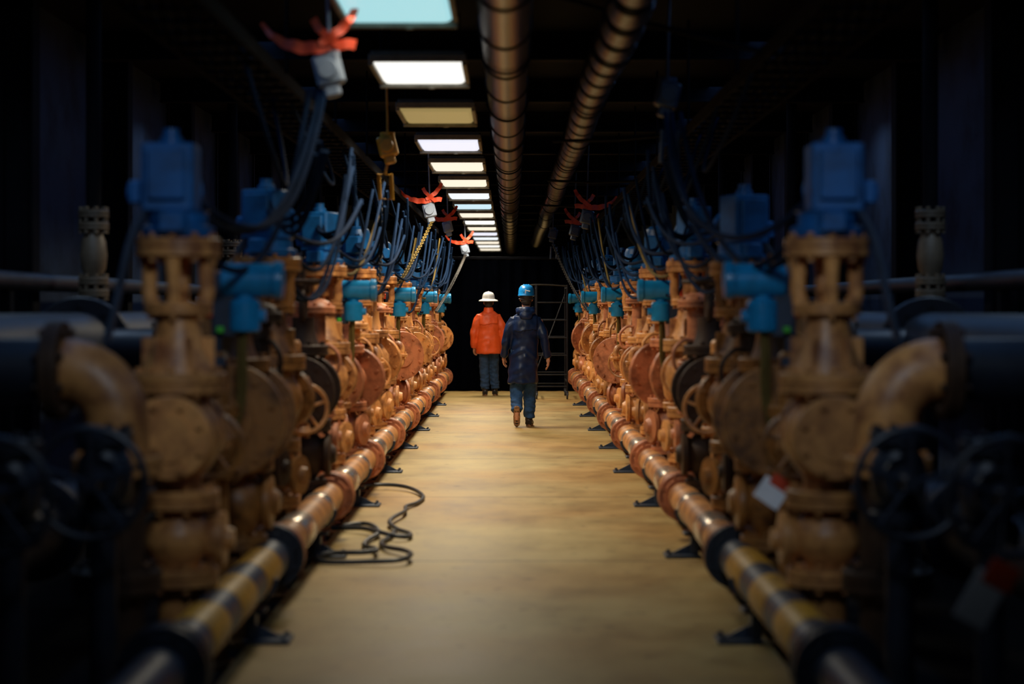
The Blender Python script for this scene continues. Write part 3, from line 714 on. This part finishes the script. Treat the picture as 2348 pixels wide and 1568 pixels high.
# ---------------------------------------------------------------- people
def evalmesh(mb,name,m,voxel,smooth=3,disp=None):
    me=mb.mesh(name+'_src',m); o=bpy.data.objects.new('tmp',me); COL.objects.link(o)
    r=o.modifiers.new('r','REMESH'); r.mode='VOXEL'; r.voxel_size=voxel; r.use_smooth_shade=True
    if smooth:
        sm=o.modifiers.new('s','SMOOTH'); sm.iterations=smooth; sm.factor=.5
    bpy.context.view_layer.update()
    dg=bpy.context.evaluated_depsgraph_get()
    out=bpy.data.meshes.new_from_object(o.evaluated_get(dg)); out.name=name
    bpy.data.objects.remove(o)
    if disp:
        nn=[v.normal.copy() for v in out.vertices]
        for v,q in zip(out.vertices,nn): v.co+=q*disp(v.co)
    out.materials.clear(); out.materials.append(m)
    for p in out.polygons: p.use_smooth=True; p.material_index=0
    out.update()
    return out
def patch(src,name,m,cond,off,thick):
    """conforming overlay cut from a garment mesh"""
    bm=bmesh.new(); bm.from_mesh(src); bm.normal_update()
    for v in bm.verts: v.co+=v.normal*off
    bmesh.ops.delete(bm,geom=[f for f in bm.faces if not cond(f.calc_center_median())],context='FACES')
    bmesh.ops.solidify(bm,geom=bm.faces[:],thickness=thick)
    me=bpy.data.meshes.new(name); bm.to_mesh(me); bm.free()
    me.materials.clear(); me.materials.append(m)
    for p in me.polygons: p.use_smooth=True; p.material_index=0
    return me
def hand(mb,w,d,wd,n):
    w=Vector(w);d=Vector(d).normalized();wd=Vector(wd).normalized();n=Vector(n).normalized()
    M=Matrix((wd,n,d)).transposed()
    mb.ell(w+d*.05,(.042,.018,.055),M); mb.tube([w-d*.06,w,w+d*.04],[.03,.026,.028],10)
    for off,ln in ((.030,.068),(.010,.078),(-.010,.072),(-.029,.056)):
        b=w+d*.078+wd*off
        mb.tube([b-d*.02,b+d*ln*.3+n*.004,b+d*ln*.62+n*.016,b+d*ln*.9+n*.035],[.0105,.0098,.009,.0075],8)
    b=w+d*.03+wd*.034
    mb.tube([b-wd*.015,b+wd*.02+d*.02,b+wd*.03+d*.045+n*.01,b+wd*.028+d*.066+n*.018],[.014,.0125,.011,.009],8)
def boot(mbU,mbS,M,o):
    def T(p): q=M@Vector(p); return (q.x+o[0],q.y+o[1],q.z+o[2])
    u=[(-.085,.04,.05,.05),(-.04,.055,.05,.055),(.03,.055,.047,.055),(.1,.045,.05,.042),(.16,.035,.048,.033),(.195,.03,.03,.02)]
    mbU.tube([T((0,y,z)) for y,z,a,b in u],[a*.92 for y,z,a,b in u],14)
    mbU.tube([T((0,-.045,.05)),T((0,-.04,.1)),T((0,-.03,.19))],[.048,.05,.052],14)
    n=24; vs=[]; fs=[]
    for z in (-.002,.022):
        for i in range(n):
            a=2*PI*i/n; y=.055+.15*math.sin(a); x=(.046 if y>.05 else .036)*math.cos(a)
            vs.append(T((x,y,z)))
    for i in range(n): fs.append((i,(i+1)%n,n+(i+1)%n,n+i))
    fs.append(tuple(range(n))); fs.append(tuple(range(n,2*n))); mbS.add(vs,fs)
    mbS.rbox(T((0,-.045,.0)),(.07,.08,.03),.01,M)
    for i in range(5): mbS.rbox(T((0,.03+.035*i,-.004)),(.075,.012,.01),.002,M)

def person(J,loc,rotz,label,jacket,jm,jl,trm,trl,hat):
    b=MB()
    hx,hy,hz=J['head']
    b.ell((hx,hy,hz),(.076,.096,.118)); b.ell((hx,hy+.03,hz-.06),(.055,.07,.065))
    b.ell((hx,hy+.1,hz-.02),(.014,.022,.028)); b.ell((hx,hy+.085,hz-.062),(.025,.012,.008))
    for sg in (-1,1): b.ell((hx+sg*.078,hy-.005,hz-.015),(.012,.02,.032))
    b.tube([(hx,hy-.01,hz-.06),(hx*.5,hy*.5-.01,1.5),(0,0,1.44)],[.055,.06,.08],14)
    b.rings([(1.45,0,0,.1,.07),(1.40,0,0,.16,.1),(1.3,0,0,.165,.11),(1.12,J['hip'][0]*.5,0,.145,.1),(.98,J['hip'][0],0,.16,.11),(.88,J['hip'][0],0,.15,.1)])
    for q in ('L','R'):
        a=J['arm'+q]; b.tube(catmull(a,4),[.05-.023*i/8 for i in range(9)],12)
        hd=J['hand'+q]; hand(b,a[-1],*hd)
        l=J['leg'+q]; b.tube(catmull(l[:3],4),[.085-.045*i/8 for i in range(9)],12)
        b.tube([l[2],((l[2][0]+l[3][0])/2,(l[2][1]+l[3][1])/2,(l[2][2]+l[3][2])/2),l[3]],[.04,.036,.025],10)
    me=evalmesh(b,'person',SKIN,.0065,2)
    root=obj('person',me,loc,label,'person'); root.rotation_euler=(0,0,rotz)
    def ch(nm,me,lb=None,p=root): 
        o=obj(nm,me,parent=p)
        if lb: o['label']=lb
        return o
    for sg in (-1,1):
        mb=MB(); mb.ell((hx+sg*.03,hy+.084,hz+.0),(.012,.01,.009)); ch('eye',mb.mesh('eye',EYEM))
    mb=MB(); mb.ell((hx,hy-.02,hz+.012),(.084,.098,.108)); mb.ell((hx,hy-.05,hz-.05),(.07,.06,.06)); ch('hair',evalmesh(mb,'hair',HAIR,.008,2),'dark hair')
    mb=MB(); hp=J['hip'][0]
    mb.rings([(1.02,hp,0,.165,.12),(.92,hp,0,.175,.13),(.82,hp,0,.165,.12)])
    for q in ('L','R'):
        l=J['leg'+q]; e=Vector(l[2]); kn=Vector(l[1]); e=e+(kn-e).normalized()*.01
        pts=catmull([l[0],l[1],tuple(e)],6); mb.tube(pts,[.1-.025*i/12 for i in range(12)]+[.076],16)
    def dt(v):
        f=max(0,.55-v.z)
        return .010*noise.noise(Vector((v.x*8,v.y*8,v.z*14)))+.005*noise.noise(v*30)+.012*f*math.sin(v.z*75+6*noise.noise(v*6))
    ch('trousers',evalmesh(mb,'trousers',trm,.01,2,dt),trl)
    for q in ('L','R'):
        U=MB();S=MB(); M,o=J['boot'+q]; boot(U,S,M,o)
        bo=ch('boot',evalmesh(U,'boot',BOOT,.007,2),'dark leather work boot'); ch('boot_sole',S.mesh('boot_sole',SOLE),'tan treaded sole',bo)
    mb=MB(); mb.rings(jacket)
    for q in ('L','R'):
        a=[Vector(p) for p in J['arm'+q]]
        sg=-1 if q=='L' else 1
        sh=Vector((sg*.135,0,1.415)); end=a[-1]-(a[-1]-a[-2]).normalized()*.01
        pts=catmull([sh,a[0]+Vector((0,0,-.045)),(a[0]+a[1])/2+Vector((sg*.01,0,-.02)),a[1],(a[1]+end)/2,end],4)
        r=[.085,.085,.085,.084,.083,.083,.082,.08,.079,.076,.074,.072,.07,.069,.068,.067,.065,.063,.061,.059,.057]
        mb.tube(pts,[k*J.get('slv',1) for k in r],18)
    K=J.get('wr',1)
    def dj(v):
        an=math.atan2(v.y,v.x)
        d=.014*noise.noise(Vector((v.x*6,v.y*6,v.z*7+3)))+.009*K*noise.noise(Vector((v.x*14+5,v.y*14,v.z*9)))
        d+=.007*K*math.sin((v.z*38+abs(v.x)*22)+5*noise.noise(v*5))*max(0,noise.noise(v*4+Vector((9,0,0)))+.3)
        return d+(.012*math.sin(an*6+2*noise.noise(v*3))*max(0,(1.05-v.z)))
    jme=evalmesh(mb,'jacket',jm,.0105,14,dj)
    jk=ch('jacket',jme,jl)
    zt,zb,hw=J['flap']
    ch('back_flap',patch(jme,'back_flap',jm,lambda c:c.y<-.045 and zb+.012*math.sin(c.x*18)<c.z<zt and abs(c.x)<hw,.010,.006),None,jk)
    mb=MB(); 
    if J['hood']:
        mb.ell((0,-.07,1.52),(.13,.075,.062),Matrix.Rotation(.35,3,'X')); mb.torus((0,-.01,1.545),.088,.038,'z',sx=1.08); mb.ell((0.0,-.125,1.465),(.09,.035,.06))
        def dh(v): return .012*noise.noise(v*14)
        ch('hood',evalmesh(mb,'hood',jm,.009,3,dh),'folded-down hood',jk)
    else:
        mb.lathe([(.105,1.47),(.092,1.50),(.082,1.54),(.078,1.56),(.07,1.56),(.075,1.5)],n=24); ch('collar',mb.mesh('collar',jm),None,jk)
    hz0=hz+.035; mb=MB()
    if hat=='brim':
        prof=[(.182,-.018),(.185,-.010),(.170,.004),(.124,.022),(.118,.03),(.118,.06),(.108,.1),(.086,.13),(.05,.147),(.012,.152)]
        mb.lathe(prof,(hx,hy,hz0-.005),'z',40,sx=.92,sy=1.08); m=HATW
        mb.tube([(hx,hy-.120*math.cos(t),hz0+.015+.128*math.sin(t)) for t in [PI*i/14 for i in range(1,14)]],.012,8)
        hl='white full-brim hard hat'
    else:
        prof=[(.118,.0),(.120,.006),(.116,.014),(.112,.02),(.112,.06),(.103,.1),(.08,.13),(.045,.147),(.012,.152)]
        mb.lathe(prof,(hx,hy,hz0-.01),'z',40,sx=.93,sy=1.1); m=HATB
        for dx in (-.032,0,.032): mb.tube([(hx+dx,hy-.117*math.cos(t),hz0+.012+.124*math.sin(t)) for t in [PI*i/14 for i in range(1,14)]],.009,8)
        vs=[];fs=[]
        for i in range(13):
            a=PI*i/12
            vs+=[(hx+.10*math.cos(a),hy+.11*math.sin(a),hz0-.003),(hx+.105*math.cos(a),hy+.18*math.sin(a),hz0-.02),(hx+.105*math.cos(a),hy+.18*math.sin(a),hz0-.014),(hx+.10*math.cos(a),hy+.11*math.sin(a),hz0+.004)]
        for i in range(12):
            for j in range(4): fs.append((i*4+j,i*4+(j+1)%4,i*4+4+(j+1)%4,i*4+4+j))
        mb.add(vs,fs); hl='blue hard hat with peak'
    ho=ch('hard_hat',mb.mesh('hard_hat',m,1,50),hl)
    if hat!='brim':
        mb=MB(); M2=Matrix.Rotation(.25,3,'X')
        mb.rbox((hx+.02,hy-.131,hz0+.055),(.06,.006,.013),.002,M2@Matrix.Rotation(.2,3,'Y')); mb.rbox((hx-.010,hy-.132,hz0+.05),(.013,.006,.045),.002,M2)
        ch('decal',mb.mesh('decal',WHT),'small white mark',ho)
        mb=MB(); mb.torus((hx,hy-.01,hz-.015),.091,.009,'z',M=Matrix.Rotation(.1,3,'X')); ch('goggle_strap',mb.mesh('goggle_strap',BLACKP),'black strap',ho)
    return root

I3=Matrix.Identity(3)
RX=lambda d:Matrix.Rotation(math.radians(d),3,'X')
J1={'head':(.01,.02,1.70),'hip':(-.03,0,.92),
 'armL':[(-.175,0,1.40),(-.255,-.03,1.14),(-.285,.1,.92)],'armR':[(.175,0,1.40),(.245,-.06,1.15),(.295,-.04,.90)],
 'handL':((0,.3,-1),(.3,1,.2),(1,0,0)),'handR':((.02,.05,-1),(0,1,.0),(-1,0,-.1)),
 'legL':[(-.11,0,.9),(-.12,.03,.5),(-.115,-.13,.21),(-.115,-.12,.1)],'legR':[(.06,0,.9),(.055,.1,.5),(.05,.16,.11),(.06,.3,.04)],
 'bootL':(RX(-74),(-.115,-.155,.20)),'bootR':(Matrix.Rotation(-.12,3,'Z'),(.05,.2,.006)),
 'flap':(1.46,1.27,.15),'hood':True,'slv':.86,'wr':1.2}
jk1=[(1.54,0,0,.07,.065),(1.51,0,-.01,.10,.08),(1.475,0,0,.145,.10),(1.43,0,0,.18,.125),(1.35,0,0,.195,.14),(1.2,-.01,0,.185,.14),(1.05,-.015,0,.178,.14),(.92,-.025,0,.19,.15),(.78,-.035,0,.195,.16),(.62,-.04,0,.198,.17),(.57,-.04,0,.196,.17)]
person(J1,(.178,25.8,0),0,'person walking in long navy raincoat, jeans and blue hard hat',jk1,NAVY,'long shiny navy raincoat',JEAN,'blue jeans','peak')
J2={'head':(0,.02,1.66),'hip':(.0,0,.9),
 'armL':[(-.18,0,1.38),(-.262,-.02,1.1),(-.25,.06,.84)],'armR':[(.18,0,1.38),(.262,-.03,1.1),(.265,.08,.84)],
 'handL':((0.05,.5,-1),(.5,1,.2),(1,0,0)),'handR':((0,.5,-1),(-.4,1,.3),(-1,0,0)),
 'legL':[(-.075,0,.86),(-.07,.04,.47),(-.06,.0,.11),(-.06,.1,.04)],'legR':[(.09,0,.86),(.1,.1,.48),(.12,.1,.12),(.12,.2,.04)],
 'bootL':(I3,(-.06,.03,.006)),'bootR':(Matrix.Rotation(-.15,3,'Z'),(.12,.14,.006)),
 'flap':(1.43,1.27,.16),'hood':False,'slv':.98,'wr':.8}
jk2=[(1.52,0,0,.075,.07),(1.49,0,0,.115,.085),(1.45,0,0,.165,.11),(1.40,0,0,.195,.13),(1.32,0,0,.21,.145),(1.15,0,0,.215,.15),(1.0,0,0,.22,.155),(.85,0,0,.225,.16),(.75,0,0,.225,.16)]
person(J2,(-.415,34.7,0),.06,'person walking in orange rain jacket, dark trousers and white hard hat',jk2,ORJ,'bright orange rain jacket',DJEAN,'dark blue trousers','brim')

# ---------------------------------------------------------------- world + camera
w=bpy.data.worlds.new('World'); scene.world=w; w.use_nodes=True
bg=w.node_tree.nodes['Background']; bg.inputs['Color'].default_value=(.25,.45,1,1); bg.inputs['Strength'].default_value=.02
cd=bpy.data.cameras.new('Camera'); co=bpy.data.objects.new('Camera',cd); COL.objects.link(co)
co.location=(0,0,1.6); co.rotation_euler=(PI/2,0,0)
cd.sensor_width=36; cd.lens=36*4500/2348; cd.shift_y=-84/2348
cd.dof.use_dof=True; cd.dof.focus_distance=27; cd.dof.aperture_fstop=1.4
cd.clip_end=200
if ZOOM:
    cd.lens*=ZOOM; cd.shift_y=-(820-700)/2348*ZOOM; cd.shift_x=0; cd.dof.use_dof=False
scene.camera=co
